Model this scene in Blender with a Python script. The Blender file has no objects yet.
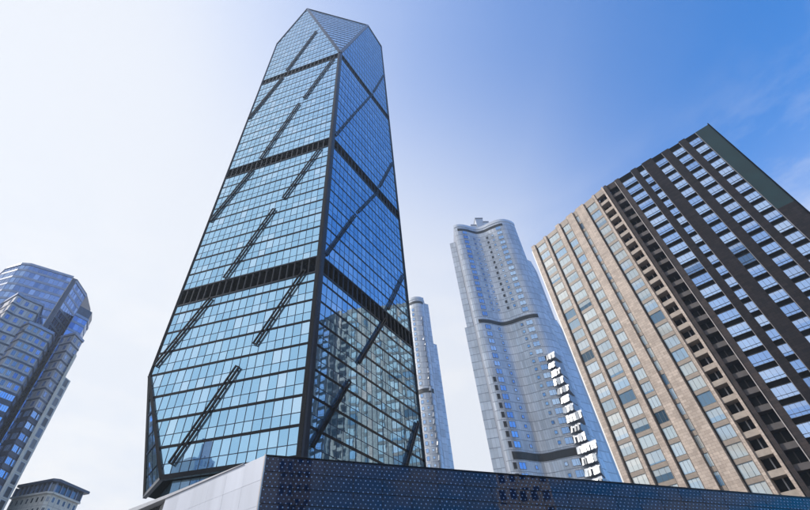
import bpy, math, random
from mathutils import Vector, Matrix
random.seed(7)
RAD = math.radians
sc = bpy.context.scene

# ------------------------------------------------------------------ camera
F_PX, PITCH, ROLL, PPX, CZ = 435.9, RAD(45.119), RAD(-0.541), 366.45, 1.6
FW = Vector((0, math.cos(PITCH), math.sin(PITCH)))
UP0 = Vector((0, -math.sin(PITCH), math.cos(PITCH)))
RT0 = Vector((1, 0, 0))
RT = RT0 * math.cos(ROLL) + UP0 * math.sin(ROLL)
UP = -RT0 * math.sin(ROLL) + UP0 * math.cos(ROLL)
cam = bpy.data.cameras.new("camera")
cam.sensor_width = 36.0
cam.lens = F_PX / 810.0 * 36.0
cam.shift_x = (405.0 - PPX) / 810.0
cam.clip_start = 0.1
cam.clip_end = 20000
camo = bpy.data.objects.new("camera", cam)
sc.collection.objects.link(camo)
m = Matrix((RT, UP, -FW)).transposed().to_4x4()
m.translation = (0, 0, CZ)
camo.matrix_world = m
sc.camera = camo

# ------------------------------------------------------------------ sky and sun
SUN_AZ, SUN_EL = RAD(-81), RAD(40)
world = bpy.data.worlds.new("World")
sc.world = world
world.use_nodes = True
wn = world.node_tree.nodes
wl = world.node_tree.links
wn.clear()
out = wn.new("ShaderNodeOutputWorld")
bg = wn.new("ShaderNodeBackground")
bg.inputs["Strength"].default_value = 0.13
sky = wn.new("ShaderNodeTexSky")
sky.sky_type = 'NISHITA'
sky.sun_disc = False
sky.sun_elevation = SUN_EL
sky.sun_rotation = SUN_AZ
sky.altitude = 50
sky.air_density = 1.0
sky.dust_density = 0.3
sky.ozone_density = 4.0
hs = wn.new("ShaderNodeHueSaturation")
hs.inputs["Saturation"].default_value = 1.72
hs.inputs["Hue"].default_value = 0.504
hs.inputs["Value"].default_value = 1.12
wl.new(sky.outputs["Color"], hs.inputs["Color"])
# thin high cloud: a wispy noise on the direction of view, densest low down
tc = wn.new("ShaderNodeTexCoord")
mp = wn.new("ShaderNodeMapping")
mp.inputs["Scale"].default_value = (1.6, 1.6, 4.2)
mp.inputs["Rotation"].default_value = (0.25, 0.1, 0.7)
wl.new(tc.outputs["Generated"], mp.inputs["Vector"])
nz = wn.new("ShaderNodeTexNoise")
nz.inputs["Scale"].default_value = 2.6
nz.inputs["Detail"].default_value = 9
nz.inputs["Roughness"].default_value = 0.62
nz.inputs["Distortion"].default_value = 0.12
wl.new(mp.outputs["Vector"], nz.inputs["Vector"])
cr = wn.new("ShaderNodeValToRGB")
cr.color_ramp.elements[0].position = 0.46
cr.color_ramp.elements[1].position = 0.70
wl.new(nz.outputs["Fac"], cr.inputs["Fac"])
sx = wn.new("ShaderNodeSeparateXYZ")
wl.new(tc.outputs["Generated"], sx.inputs["Vector"])
mr = wn.new("ShaderNodeMapRange")
mr.inputs["From Min"].default_value = 0.3
mr.inputs["From Max"].default_value = 0.76
mr.inputs["To Min"].default_value = 1.0
mr.inputs["To Max"].default_value = 0.0
wl.new(sx.outputs["Z"], mr.inputs["Value"])
mu = wn.new("ShaderNodeMath"); mu.operation = 'MULTIPLY'
wl.new(cr.outputs["Color"], mu.inputs[0])
wl.new(mr.outputs["Result"], mu.inputs[1])
mx = wn.new("ShaderNodeMix"); mx.data_type = 'RGBA'
wl.new(mu.outputs[0], mx.inputs[0])
# a veil of thin haze: whiter towards the sun and towards the horizon
dt = wn.new("ShaderNodeVectorMath"); dt.operation = 'DOT_PRODUCT'
wl.new(tc.outputs["Generated"], dt.inputs[0])
dt.inputs[1].default_value = (math.sin(SUN_AZ) * math.cos(SUN_EL), math.cos(SUN_AZ) * math.cos(SUN_EL), math.sin(SUN_EL))
def sky_ramp(src, stops):
    r = wn.new("ShaderNodeValToRGB"); r.color_ramp.interpolation = 'B_SPLINE'
    el = r.color_ramp.elements
    while len(el) < len(stops): el.new(0.5)
    for e, (p, v) in zip(el, stops): e.position = p; e.color = (v, v, v, 1)
    wl.new(src, r.inputs["Fac"]); return r.outputs["Color"]
hf = wn.new("ShaderNodeMath"); hf.operation = 'MULTIPLY_ADD'
wl.new(dt.outputs["Value"], hf.inputs[0]); hf.inputs[1].default_value = .5; hf.inputs[2].default_value = .5
ca = sky_ramp(hf.outputs[0], [(.40, 1.0), (.48, 1.0), (.52, .85), (.56, .56), (.615, .36), (.66, .27), (.73, .19), (.80, .15), (.915, .08), (.985, .02)])
cb_ = sky_ramp(sx.outputs["Z"], [(0.30, .0), (0.43, .03), (0.58, .19), (0.73, .34), (0.85, .63), (0.96, 1.0)])
va = wn.new("ShaderNodeMath"); va.operation = 'MULTIPLY'
far = sky_ramp(hf.outputs[0], [(0.10, .34), (0.30, .30), (0.38, .2), (0.46, 0.0)])   # away from the sun the haze thins at every height
vm = wn.new("ShaderNodeMath"); vm.operation = 'MAXIMUM'
wl.new(cb_, vm.inputs[0]); wl.new(far, vm.inputs[1])
wl.new(ca, va.inputs[0]); wl.new(vm.outputs[0], va.inputs[1])
def wmath(op, a, b):
    q = wn.new("ShaderNodeMath"); q.operation = op
    for i, x in enumerate((a, b)):
        if isinstance(x, (int, float)): q.inputs[i].default_value = x
        else: wl.new(x, q.inputs[i])
    return q.outputs[0]
clear = wmath('MULTIPLY', va.outputs[0], 8.2)
vb = wmath('DIVIDE', 0.985, wmath('ADD', 1.0, wmath('POWER', clear, 3.0)))
veil = wn.new("ShaderNodeMix"); veil.data_type = 'RGBA'
wl.new(vb, veil.inputs[0])
wl.new(hs.outputs["Color"], veil.inputs[6])
veil.inputs[7].default_value = (3.12, 3.22, 3.42, 1)
wl.new(veil.outputs[2], mx.inputs[6])
mx.inputs[7].default_value = (3.5, 3.5, 3.55, 1)
wl.new(mx.outputs[2], bg.inputs["Color"])
wl.new(bg.outputs[0], out.inputs["Surface"])

sd = bpy.data.lights.new("sun", 'SUN')
sd.energy = 2.3
sd.angle = RAD(0.53)
sd.color = (1.0, 0.94, 0.86)
so = bpy.data.objects.new("sun", sd)
sc.collection.objects.link(so)
sv = Vector((math.sin(SUN_AZ) * math.cos(SUN_EL), math.cos(SUN_AZ) * math.cos(SUN_EL), math.sin(SUN_EL)))
so.rotation_euler = sv.to_track_quat('Z', 'Y').to_euler()
so.location = sv * 400

sc.view_settings.view_transform = 'Standard'
sc.view_settings.look = 'None'
sc.view_settings.exposure = 1.1
sc.view_settings.gamma = 1.0
sc.view_settings.use_curve_mapping = False

# ------------------------------------------------------------------ materials
def new_mat(name):
    mt = bpy.data.materials.new(name)
    mt.use_nodes = True
    nt = mt.node_tree
    return mt, nt, nt.nodes["Principled BSDF"]

def island_random(nt):
    """a random value that differs from piece to piece, joined or not"""
    g = nt.nodes.new("ShaderNodeNewGeometry")
    o = nt.nodes.new("ShaderNodeObjectInfo")
    a = nt.nodes.new("ShaderNodeMath"); a.operation = 'ADD'
    f = nt.nodes.new("ShaderNodeMath"); f.operation = 'FRACT'
    nt.links.new(g.outputs["Random Per Island"], a.inputs[0])
    nt.links.new(o.outputs["Random"], a.inputs[1])
    nt.links.new(a.outputs[0], f.inputs[0])
    return f.outputs[0]

def ramp(nt, src, stops, interp='LINEAR'):
    r = nt.nodes.new("ShaderNodeValToRGB")
    r.color_ramp.interpolation = interp
    el = r.color_ramp.elements
    while len(el) < len(stops): el.new(0.5)
    for e, (p, c) in zip(el, stops):
        e.position = p; e.color = (*c, 1)
    nt.links.new(src, r.inputs["Fac"])
    return r.outputs["Color"]

def noise(nt, scale, detail=4, rough=0.5, coord="Object", mapping=None):
    t = nt.nodes.new("ShaderNodeTexCoord")
    n = nt.nodes.new("ShaderNodeTexNoise")
    n.inputs["Scale"].default_value = scale
    n.inputs["Detail"].default_value = detail
    n.inputs["Roughness"].default_value = rough
    if mapping:
        mm = nt.nodes.new("ShaderNodeMapping")
        mm.inputs["Scale"].default_value = mapping
        nt.links.new(t.outputs[coord], mm.inputs["Vector"])
        nt.links.new(mm.outputs[0], n.inputs["Vector"])
    else:
        nt.links.new(t.outputs[coord], n.inputs["Vector"])
    return n.outputs["Fac"]

def mul(nt, a, b, fac=1.0):
    x = nt.nodes.new("ShaderNodeMix"); x.data_type = 'RGBA'; x.blend_type = 'MULTIPLY'
    x.inputs[0].default_value = fac
    nt.links.new(a, x.inputs[6]); nt.links.new(b, x.inputs[7])
    return x.outputs[2]

def bump(nt, b, src, strength, dist):
    bp = nt.nodes.new("ShaderNodeBump")
    bp.inputs["Strength"].default_value = strength
    bp.inputs["Distance"].default_value = dist
    nt.links.new(src, bp.inputs["Height"])
    nt.links.new(bp.outputs[0], b.inputs["Normal"])

def glass(name, stops, metallic=0.85, rough=0.03, wave=0.004, wscale=0.35, interp='LINEAR'):
    """coated facade glass: a tinted mirror whose tint differs from pane to pane"""
    mt, nt, b = new_mat(name)
    r = island_random(nt)
    nt.links.new(ramp(nt, r, stops, interp), b.inputs["Base Color"])
    b.inputs["Metallic"].default_value = metallic
    b.inputs["Roughness"].default_value = rough
    b.inputs["IOR"].default_value = 1.5
    if wave:
        bump(nt, b, noise(nt, wscale, 2, 0.4), 1.0, wave)
    return mt

def plain(name, col, rough=0.5, metallic=0.0, var=0.25, scale=0.8, piece=0.0, grain=None, spec=0.5):
    mt, nt, b = new_mat(name)
    lo = tuple(c * (1 - var) for c in col); hi = tuple(min(1, c * (1 + var)) for c in col)
    c = ramp(nt, noise(nt, scale, 6, 0.6, mapping=grain), [(0.3, lo), (0.7, hi)])
    if piece:
        c = mul(nt, c, ramp(nt, island_random(nt), [(0, (1 - piece,) * 3), (1, (1, 1, 1))]))
    nt.links.new(c, b.inputs["Base Color"])
    b.inputs["Roughness"].default_value = rough
    b.inputs["Metallic"].default_value = metallic
    b.inputs["Specular IOR Level"].default_value = spec
    return mt

def stone(name, c1, c2, mortar, w=1.1, h=0.42, rough=0.6):
    """thin stone slabs in running bond, in the plane of the wall"""
    mt, nt, b = new_mat(name)
    t = nt.nodes.new("ShaderNodeTexCoord")
    s = nt.nodes.new("ShaderNodeSeparateXYZ")
    nt.links.new(t.outputs["Object"], s.inputs[0])
    ad = nt.nodes.new("ShaderNodeMath"); ad.operation = 'ADD'
    nt.links.new(s.outputs["X"], ad.inputs[0]); nt.links.new(s.outputs["Y"], ad.inputs[1])
    cb = nt.nodes.new("ShaderNodeCombineXYZ")
    nt.links.new(ad.outputs[0], cb.inputs["X"]); nt.links.new(s.outputs["Z"], cb.inputs["Y"])
    k = nt.nodes.new("ShaderNodeTexBrick")
    k.inputs["Color1"].default_value = (*c1, 1); k.inputs["Color2"].default_value = (*c2, 1)
    k.inputs["Mortar"].default_value = (*mortar, 1)
    k.inputs["Scale"].default_value = 1.0
    k.inputs["Mortar Size"].default_value = 0.022
    k.inputs["Brick Width"].default_value = w
    k.inputs["Row Height"].default_value = h
    k.offset = 0.5
    nt.links.new(cb.outputs[0], k.inputs["Vector"])
    n = ramp(nt, noise(nt, 0.35, 8, 0.65), [(0.3, (0.78,) * 3), (0.7, (1.0,) * 3)])
    st = ramp(nt, noise(nt, 1.0, 5, 0.6, mapping=(1.4, 1.4, 0.05)), [(0.35, (0.8,) * 3), (0.6, (1.0,) * 3)])
    nt.links.new(mul(nt, mul(nt, k.outputs["Color"], n), st, 0.8), b.inputs["Base Color"])
    b.inputs["Roughness"].default_value = rough
    b.inputs["Specular IOR Level"].default_value = 0.25
    bump(nt, b, k.outputs["Fac"], 0.4, -0.02)
    return mt

M = {}
M['tower_glass'] = glass("tower_glass", [(0, (.31, .56, .76)), (.5, (.37, .63, .83)), (.85, (.43, .68, .87)), (1, (.54, .75, .91))], 0.87, 0.02, 0.004, 0.5)
M['tower_frame'] = plain("dark_bronze_frame", (.004, .005, .008), 0.16, 0.0, 0.2, spec=0.2)
M['corner_metal'] = plain("grey_corner_metal", (.014, .017, .026), 0.18, 0.0, 0.15, spec=0.3)
M['mullion'] = plain("slim_mullion", (.018, .030, .055), 0.2, 0.0, 0.1, spec=0.3)
M['louvre'] = plain("dark_louvre", (.005, .0055, .008), 0.2, 0.0, 0.3, piece=0.5, spec=0.1)
M['brace'] = plain("black_brace", (.004, .0045, .007), 0.18, 0.0, 0.2, spec=0.2)
M['beige'] = stone("beige_stone", (.56, .465, .40), (.40, .328, .28), (.26, .212, .185), 1.15, 0.55)
M['dark_stone'] = stone("dark_brown_stone", (.056, .042, .040), (.030, .024, .025), (.016, .013, .014), 1.15, 0.55, 0.5)  # much darker stone tone than the beige side
M['spandrel_b'] = plain("taupe_spandrel", (.225, .185, .155), 0.55, 0, 0.2)
M['spandrel_d'] = plain("black_spandrel", (.004, .004, .005), 0.3, 0, 0.3, spec=0.08)
M['frame_b'] = plain("window_frame_grey", (.10, .10, .10), 0.4, 0.3, 0.1)
M['trim'] = plain("pale_metal_trim", (.42, .38, .36), 0.35, 0.5, 0.1)
M['r_glass_b'] = glass("pale_window_glass", [(0, (.04, .07, .10)), (.09, (.22, .34, .46)), (.25, (.55, .60, .60)), (.7, (.64, .67, .66)), (.88, (.40, .54, .68)), (1, (.70, .72, .70))], 0.45, 0.08, 0.006, 0.9)
M['r_glass_d'] = glass("blue_window_glass", [(0, (.10, .18, .32)), (.06, (.26, .42, .74)), (.5, (.33, .50, .82)), (1, (.46, .62, .88))], 0.9, 0.03, 0.003, 0.6)
def blinds(mt, height, col, amount):
    """roller blinds pulled down to a different height behind each pane"""
    nt = mt.node_tree; b = nt.nodes["Principled BSDF"]
    src = b.inputs["Base Color"].links[0].from_socket
    t = nt.nodes.new("ShaderNodeTexCoord"); sp = nt.nodes.new("ShaderNodeSeparateXYZ")
    nt.links.new(t.outputs["Object"], sp.inputs[0])
    o = nt.nodes.new("ShaderNodeObjectInfo")
    def mth(op, a, b_):
        q = nt.nodes.new("ShaderNodeMath"); q.operation = op
        for i, x in enumerate((a, b_)):
            if isinstance(x, (int, float)): q.inputs[i].default_value = x
            else: nt.links.new(x, q.inputs[i])
        return q.outputs[0]
    r2 = mth('FRACT', mth('MULTIPLY', o.outputs["Random"], 17.31), 0)
    drop = mth('MULTIPLY', mth('ADD', mth('MULTIPLY', r2, 1.7), -.7), -height)
    f = mth('MULTIPLY', mth('GREATER_THAN', sp.outputs["Z"], drop), amount)
    x = nt.nodes.new("ShaderNodeMix"); x.data_type = 'RGBA'
    nt.links.new(f, x.inputs[0]); nt.links.new(src, x.inputs[6]); x.inputs[7].default_value = (*col, 1)
    nt.links.new(x.outputs[2], b.inputs["Base Color"])
blinds(M['r_glass_b'], 2.44, (.70, .71, .68), .6)
blinds(M['r_glass_d'], 2.3, (.55, .66, .84), .45)
M['balcony'] = plain("balcony_concrete", (.30, .255, .22), 0.7, 0, 0.2)
M['balcony_d'] = plain("balcony_dark", (.075, .066, .066), 0.7, 0, 0.2)
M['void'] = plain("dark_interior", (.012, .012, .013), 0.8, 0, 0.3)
M['green'] = plain("dark_green_screen", (.006, .042, .046), 0.45, 0, 0.2, 0.3)
M['white_wall'] = plain("white_render", (.72, .72, .72), 0.6, 0, 0.06)
M['cladding'] = plain("silver_cladding", (.56, .60, .67), 0.34, 0.5, 0.12, 0.12, piece=0.22)
M['clad_line'] = plain("cladding_joint_band", (.25, .275, .33), 0.45, 0.4, 0.1)
M['m_glass'] = glass("blue_small_glass", [(0, (.20, .37, .66)), (.5, (.32, .50, .78)), (1, (.5, .68, .90))], 0.75, 0.05, 0)
M['m_dark'] = plain("dark_slot", (.02, .022, .026), 0.4, 0.1, 0.2)
M['glare_bay'] = plain("white_glare_panel", (.74, .76, .78), 0.40, 0.75, 0.15, piece=0.35)  # glossy white for the added bays that carry the sun glare
M['l_glass'] = glass("deep_blue_glass", [(0, (.10, .19, .40)), (.5, (.17, .28, .54)), (1, (.27, .41, .70))], 0.85, 0.04, 0.004)
M['l_band'] = plain("lilac_blue_band", (.20, .25, .38), 0.4, 0.4, 0.15)
M['l_wall'] = plain("blue_grey_panel", (.38, .39, .45), 0.42, 0.25, 0.15, piece=0.3)
M['l_base'] = plain("dark_blue_panel", (.055, .075, .13), 0.4, 0.2, 0.2, piece=0.3)
M['pale_stone'] = plain("pale_stone", (.50, .49, .47), 0.7, 0, 0.1)
M['pod_panel'] = plain("navy_glazed_panel", (.003, .012, .042), 0.015, 0.0, 0.25, 0.5, piece=0.25, spec=0.45)
M['stud'] = plain("pale_blue_stud", (.21, .34, .60), 0.3, 0.2, 0.2, 2.0, piece=0.5)
M['pod_white'] = plain("pale_lilac_panel", (.50, .53, .61), 0.42, 0.1, 0.09, 0.6, piece=0.09, grain=(1.6, 1.6, .12))
M['coping'] = plain("grey_metal_coping", (.40, .41, .44), 0.4, 0.3, 0.1)
M['roofing'] = plain("grey_roofing", (.20, .20, .20), 0.85, 0, 0.2)
M['off_glass'] = glass("plain_window_glass", [(0, (.05, .07, .10)), (1, (.16, .2, .26))], 0.6, 0.06, 0)

# ------------------------------------------------------------------ mesh helpers
COL = sc.collection

def link(o, parent=None, mat=None):
    COL.objects.link(o)
    if parent: o.parent = parent
    return o

def thing(name, label, cat, loc, group=None):
    o = bpy.data.objects.new(name, None)
    o.location = loc
    o["label"] = label; o["category"] = cat
    if group: o["group"] = group
    COL.objects.link(o)
    return o

class Frame:
    """a wall's own axes: x along it (azimuth az, degrees), y outward, z up"""
    def __init__(s, origin, az=None, t=None):
        s.o = Vector((origin[0], origin[1], origin[2] if len(origin) > 2 else 0.0))
        s.t = Vector((math.sin(RAD(az)), math.cos(RAD(az)), 0)) if t is None else Vector((t[0], t[1], 0)).normalized()
        s.n = Vector((0, 0, 1)).cross(s.t)
        s.m = Matrix((s.t, s.n, Vector((0, 0, 1)))).transposed().to_4x4()
        s.m.translation = s.o
    def p(s, u, y, z):
        return s.o + s.t * u + s.n * y + Vector((0, 0, z))

class MB:
    def __init__(s): s.v = []; s.f = []
    def quad(s, *pts):
        i = len(s.v); s.v += [tuple(p) for p in pts]; s.f.append(tuple(range(i, i + len(pts))))
    def box(s, x0, x1, y0, y1, z0, z1):
        i = len(s.v)
        s.v += [(x0, y0, z0), (x1, y0, z0), (x1, y1, z0), (x0, y1, z0), (x0, y0, z1), (x1, y0, z1), (x1, y1, z1), (x0, y1, z1)]
        s.f += [tuple(i + k for k in q) for q in ((0, 3, 2, 1), (4, 5, 6, 7), (0, 1, 5, 4), (1, 2, 6, 5), (2, 3, 7, 6), (3, 0, 4, 7))]
    def bar(s, a, b, w, h, n):
        """a square bar from a to b, w across, h along n"""
        a = Vector(a); b = Vector(b); d = (b - a).normalized(); n = Vector(n); n = (n - d * n.dot(d)).normalized()
        x = d.cross(n) * (w / 2); n = n * (h / 2)
        i = len(s.v)
        for q in (a, b):
            s.v += [tuple(q - x - n), tuple(q + x - n), tuple(q + x + n), tuple(q - x + n)]
        s.f += [tuple(i + k for k in q) for q in ((0, 1, 2, 3), (7, 6, 5, 4), (0, 4, 5, 1), (1, 5, 6, 2), (2, 6, 7, 3), (3, 7, 4, 0))]
    def prism(s, pts, z0, z1):
        """pts: plan polygon"""
        i = len(s.v); n = len(pts)
        s.v += [(p[0], p[1], z0) for p in pts] + [(p[0], p[1], z1) for p in pts]
        s.f.append(tuple(range(i, i + n))); s.f.append(tuple(range(i + n, i + 2 * n)))
        for k in range(n):
            j = (k + 1) % n
            s.f.append((i + k, i + j, i + n + j, i + n + k))
    def mesh(s, name, mat, smooth=False):
        me = bpy.data.meshes.new(name)
        me.from_pydata(s.v, [], s.f)
        me.materials.append(mat)
        if smooth:
            for q in me.polygons: q.use_smooth = True
        me.update()
        return me
    def build(s, name, mat, parent=None, mtx=None, kind=None):
        o = bpy.data.objects.new(name, s.mesh(name, mat))
        place(o, parent, mtx)
        if kind: o["kind"] = kind
        return o

def place(o, parent, mtx):
    """link o with world matrix mtx under a parent that is only translated (or a part)"""
    COL.objects.link(o)
    mtx = mtx or Matrix()
    if parent:
        o.parent = parent
        pm = WM.get(parent.name)
        if pm is None: pm = Matrix.Translation(parent.location)
        o.matrix_basis = pm.inverted() @ mtx
    else:
        o.matrix_basis = mtx
    WM[o.name] = mtx.copy()
WM = {}

def shared(name, me, parent, mtx):
    o = bpy.data.objects.new(name, me)
    place(o, parent, mtx)
    return o

def clip(poly, conv):
    """Sutherland-Hodgman: poly clipped to the convex polygon conv (both 2-D)"""
    ar = sum(conv[i][0] * conv[(i + 1) % len(conv)][1] - conv[(i + 1) % len(conv)][0] * conv[i][1] for i in range(len(conv)))
    c = conv if ar > 0 else conv[::-1]
    outp = poly
    for i in range(len(c)):
        a, b = c[i], c[(i + 1) % len(c)]
        inp, outp = outp, []
        if not inp: break
        side = lambda p: (b[0] - a[0]) * (p[1] - a[1]) - (b[1] - a[1]) * (p[0] - a[0])
        for k in range(len(inp)):
            p, q = inp[k], inp[(k + 1) % len(inp)]
            sp, sq = side(p), side(q)
            if sp >= 0: outp.append(p)
            if (sp >= 0) != (sq >= 0):
                t = sp / (sp - sq)
                outp.append((p[0] + (q[0] - p[0]) * t, p[1] + (q[1] - p[1]) * t))
    return outp

def area2(p):
    return abs(sum(p[i][0] * p[(i + 1) % len(p)][1] - p[(i + 1) % len(p)][0] * p[i][1] for i in range(len(p)))) / 2

# ------------------------------------------------------------------ ground
g = MB()
g.quad((-3000, -3000, 0), (3000, -3000, 0), (3000, 3000, 0), (-3000, 3000, 0))
M['ground'] = stone("plaza_paving", (.30, .29, .28), (.26, .255, .25), (.16, .16, .16), 1.2, 0.6, 0.8)
go = g.build("ground", plain("paving", (.27, .265, .26), 0.85, 0, 0.2, 0.3))
go["kind"] = "structure"

# ------------------------------------------------------------------ faceted glass tower
P0 = Vector((-7.89, 53.42, 0))
tw = thing("skyscraper", "faceted blue glass skyscraper with dark louvre belts and slanting black bracing bars", "skyscraper", P0)
FL = Frame(P0, az=-71.1)                    # left face: u >= 0
FR = Frame(P0, az=36.0 - 180)               # right face: u <= 0
PL = FL.p(28.4, 0, 0)
PR = FR.p(-28.8, 0, 0)
PB = PL + PR - P0
FBL = Frame(PL, az=36.0)                    # back-left face, outward is to the left
ROOF = 218.0
polyL = [(0, 21.3), (19.8, 21.3), (28.4, 37.5), (28.4, 184), (18.6, ROOF), (0, 148.6)]
polyR = [(0, 21.3), (-29.7, 21.3), (-26.8, ROOF - 2), (-16.2, ROOF), (0, 148.6)]
bands = [(51.6, 55.2), (91.7, 95.3), (145.6, 149.0)]
floors = [21.3 + 4.05 * k for k in range(8)] + [51.6]
floors += [55.2 + (91.7 - 55.2) / 9 * k for k in range(10)]
floors += [95.3 + (145.6 - 95.3) / 12 * k for k in range(13)]
floors += [149.0 + 4.06 * k for k in range(18)]
panes = []          # (score, quad points in world)
eye = Vector((0, 0, CZ))

def jitter_quad(F, poly, y, amp):
    """a pane, a hair out of true as real glazing is"""
    cu = sum(p[0] for p in poly) / len(poly); cz = sum(p[1] for p in poly) / len(poly)
    a, b = random.gauss(0, amp), random.gauss(0, amp)
    return [F.p(u, y + (u - cu) * a + (z - cz) * b, z) for u, z in poly]

def glaze(F, conv, u0, u1, npan, floors, mull, sgn=1):
    du = (u1 - u0) / npan
    for k in range(len(floors) - 1):
        z0, z1 = floors[k], floors[k + 1]
        if any(abs(z0 - b[0]) < .05 for b in bands): continue
        zm = z0 + (z1 - z0) * 0.42
        split = [(z0 + .16, zm - .03), (zm + .03, z1 - .16)] if z1 - z0 > 3 else [(z0 + .16, z1 - .16)]
        for i in range(npan):
            a, b = u0 + du * i, u0 + du * (i + 1)
            for lo, hi in split:
                q = clip([(a + .03 * sgn, lo), (b - .03 * sgn, lo), (b - .03 * sgn, hi), (a + .03 * sgn, hi)], conv)
                if len(q) < 3 or area2(q) < .05: continue
                pts = jitter_quad(F, q, 0.0, 0.0042)
                d = (pts[0] - eye).length
                panes.append((area2(q) / d ** 2, pts))
        if len(split) == 2:
            seg = clip([(u0, zm - .035), (u1, zm - .035), (u1, zm + .035), (u0, zm + .035)], conv)
            if len(seg) >= 3:
                us = [p[0] for p in seg]
                mull.box(min(us), max(us), -.02, .025, zm - .05, zm + .05)
    # vertical mullions, clipped to the face
    for i in range(npan + 1):
        a = u0 + du * i
        for k in range(len(floors) - 1):
            z0, z1 = floors[k], floors[k + 1]
            if any(abs(z0 - b[0]) < .05 for b in bands): continue
            seg = clip([(a - .035, z0), (a + .035, z0), (a + .035, z1), (a - .035, z1)], conv)
            if len(seg) >= 3:
                zs = [p[1] for p in seg]
                mull.box(a - .05, a + .05, -.02, .03, min(zs), max(zs))

def floor_beams(F, conv, floors, h=.38):
    for z in floors[1:]:
        if any(b[0] - .05 < z < b[1] + .05 for b in bands): continue
        seg = clip([(-60, z - .02), (60, z - .02), (60, z + .02), (-60, z + .02)], conv)
        if len(seg) < 3: continue
        us = [p[0] for p in seg]
        if max(us) - min(us) < .5: continue
        b = MB(); b.box(min(us), max(us), -.05, .05, z - h / 2, z + h / 2)
        b.build("floor_beam", M['tower_frame'], tw, F.m)

def louvres(F, conv, u0, u1, n):
    for z0, z1 in bands:
        du = (u1 - u0) / n
        for i in range(n):
            a, b = sorted((u0 + du * i, u0 + du * (i + 1)))
            q = clip([(a + .1, z0), (b - .1, z0), (b - .1, z1), (a + .1, z1)], conv)
            if len(q) < 3 or area2(q) < 1: continue
            us = [p[0] for p in q]
            mb = MB(); nn = 9
            mb.box(min(us), max(us), -.25, -.2, z0 + .1, z1 - .1)
            for s_ in range(nn):                          # tilted blades
                zz = z0 + .2 + (z1 - z0 - .4) * (s_ + .5) / nn
                mb.quad((min(us), -.2, zz + .16), (max(us), -.2, zz + .16), (max(us), -.02, zz - .08), (min(us), -.02, zz - .08))
            mb.build("louvre_panel", M['louvre'], tw, F.m)
        mb = MB()
        seg = clip([(-60, z0), (60, z0), (60, z1), (-60, z1)], conv)
        us = [p[0] for p in seg]
        mb.box(min(us), max(us), -.1, .14, z0 - .16, z0 + .12)
        mb.box(min(us), max(us), -.1, .14, z1 - .12, z1 + .16)
        for i in range(n + 1):
            a = u0 + du * i
            if min(us) < a < max(us): mb.box(a - .1, a + .1, -.1, .06, z0 + .12, z1 - .12)
        mb.build("louvre_frame", M['corner_metal'], tw, F.m)

mull = MB(); glaze(FL, polyL, 0.75, 28.4, 20, floors, mull)
mull.build("mullion_grid", M['mullion'], tw, FL.m, kind="stuff")
mull = MB(); glaze(FR, polyR, -0.75, -29.7, 21, floors, mull, -1)
mull.build("mullion_grid", M['mullion'], tw, FR.m, kind="stuff")
floor_beams(FL, polyL, floors); floor_beams(FR, polyR, floors)
louvres(FL, polyL, 0.75, 28.4, 20); louvres(FR, polyR, -0.75, -29.7, 21)

# slanting facets: the big triangle over the front corner and the one under the left corner
A3, B3, C3 = FL.p(18.6, 0, ROOF), P0 + Vector((0, 0, 148.6)), FR.p(-16.2, 0, ROOF)
E3, LV3, Q3 = PL + Vector((0, 0, 37.5)), FL.p(19.8, 0, 21.3), FBL.p(5.6, 0, 21.3)
LS3, AB3 = PL + Vector((0, 0, 184)), FBL.p(9.0, 0, ROOF)
def facet(tri, outward, du, dv, shrink=.0):
    """a grid of panes in the plane of a slanting triangle"""
    a, b, c = tri
    n = (b - a).cross(c - a).normalized()
    if n.dot(outward) < 0: n = -n
    x = n.cross(Vector((0, 0, 1))).normalized(); x = -x
    v = n.cross(x)
    if v.z < 0: v = -v
    o = b
    T = [((q - o).dot(x), (q - o).dot(v)) for q in tri]
    us = [q[0] for q in T]; vs = [q[1] for q in T]
    mb = MB()
    i0, i1 = math.floor(min(us) / du), math.ceil(max(us) / du)
    j0, j1 = math.floor(min(vs) / dv), math.ceil(max(vs) / dv)
    for j in range(j0, j1):
        for i in range(i0, i1):
            for lo, hi in ((.04, .40), (.44, .96)):
                q = clip([(i * du + .04, (j + lo) * dv), ((i + 1) * du - .04, (j + lo) * dv), ((i + 1) * du - .04, (j + hi) * dv), (i * du + .04, (j + hi) * dv)], T)
                if len(q) < 3 or area2(q) < .05: continue
                al, be = random.gauss(0, .003), random.gauss(0, .003)
                cu, cv = q[0]
                pts = [o + x * p[0] + v * p[1] + n * ((p[0] - cu) * al + (p[1] - cv) * be) for p in q]
                panes.append((area2(q) / (pts[0] - eye).length ** 2, pts))
    for j in range(j0, j1 + 1):
        seg = clip([(-99, j * dv - .02), (99, j * dv - .02), (99, j * dv + .02), (-99, j * dv + .02)], T)
        if len(seg) >= 3:
            lo, hi = min(q[0] for q in seg), max(q[0] for q in seg)
            if hi - lo > .4:
                mb.bar(o + x * lo + v * j * dv + n * .02 - P0, o + x * hi + v * j * dv + n * .02 - P0, .22, .18, n)
    for i in range(i0, i1 + 1):
        seg = clip([(i * du - .02, -99), (i * du + .02, -99), (i * du + .02, 199), (i * du - .02, 199)], T)
        if len(seg) >= 3:
            lo, hi = min(q[1] for q in seg), max(q[1] for q in seg)
            if hi - lo > .4:
                mb.bar(o + x * i * du + v * lo + n * .0 - P0, o + x * i * du + v * hi + n * .0 - P0, .07, .14, n)
    mb.build("facet_mullion_grid", M['mullion'], tw, Matrix.Translation(P0), kind="stuff")
facet((A3, B3, C3), Vector((0, -1, 0)), 1.4, 4.1)
facet((E3, LV3, Q3), Vector((-1, -1, 0)), 2.4, 5.4)
facet((LS3, A3, AB3), Vector((-1, -1, 0)), 1.4, 4.1)

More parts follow.
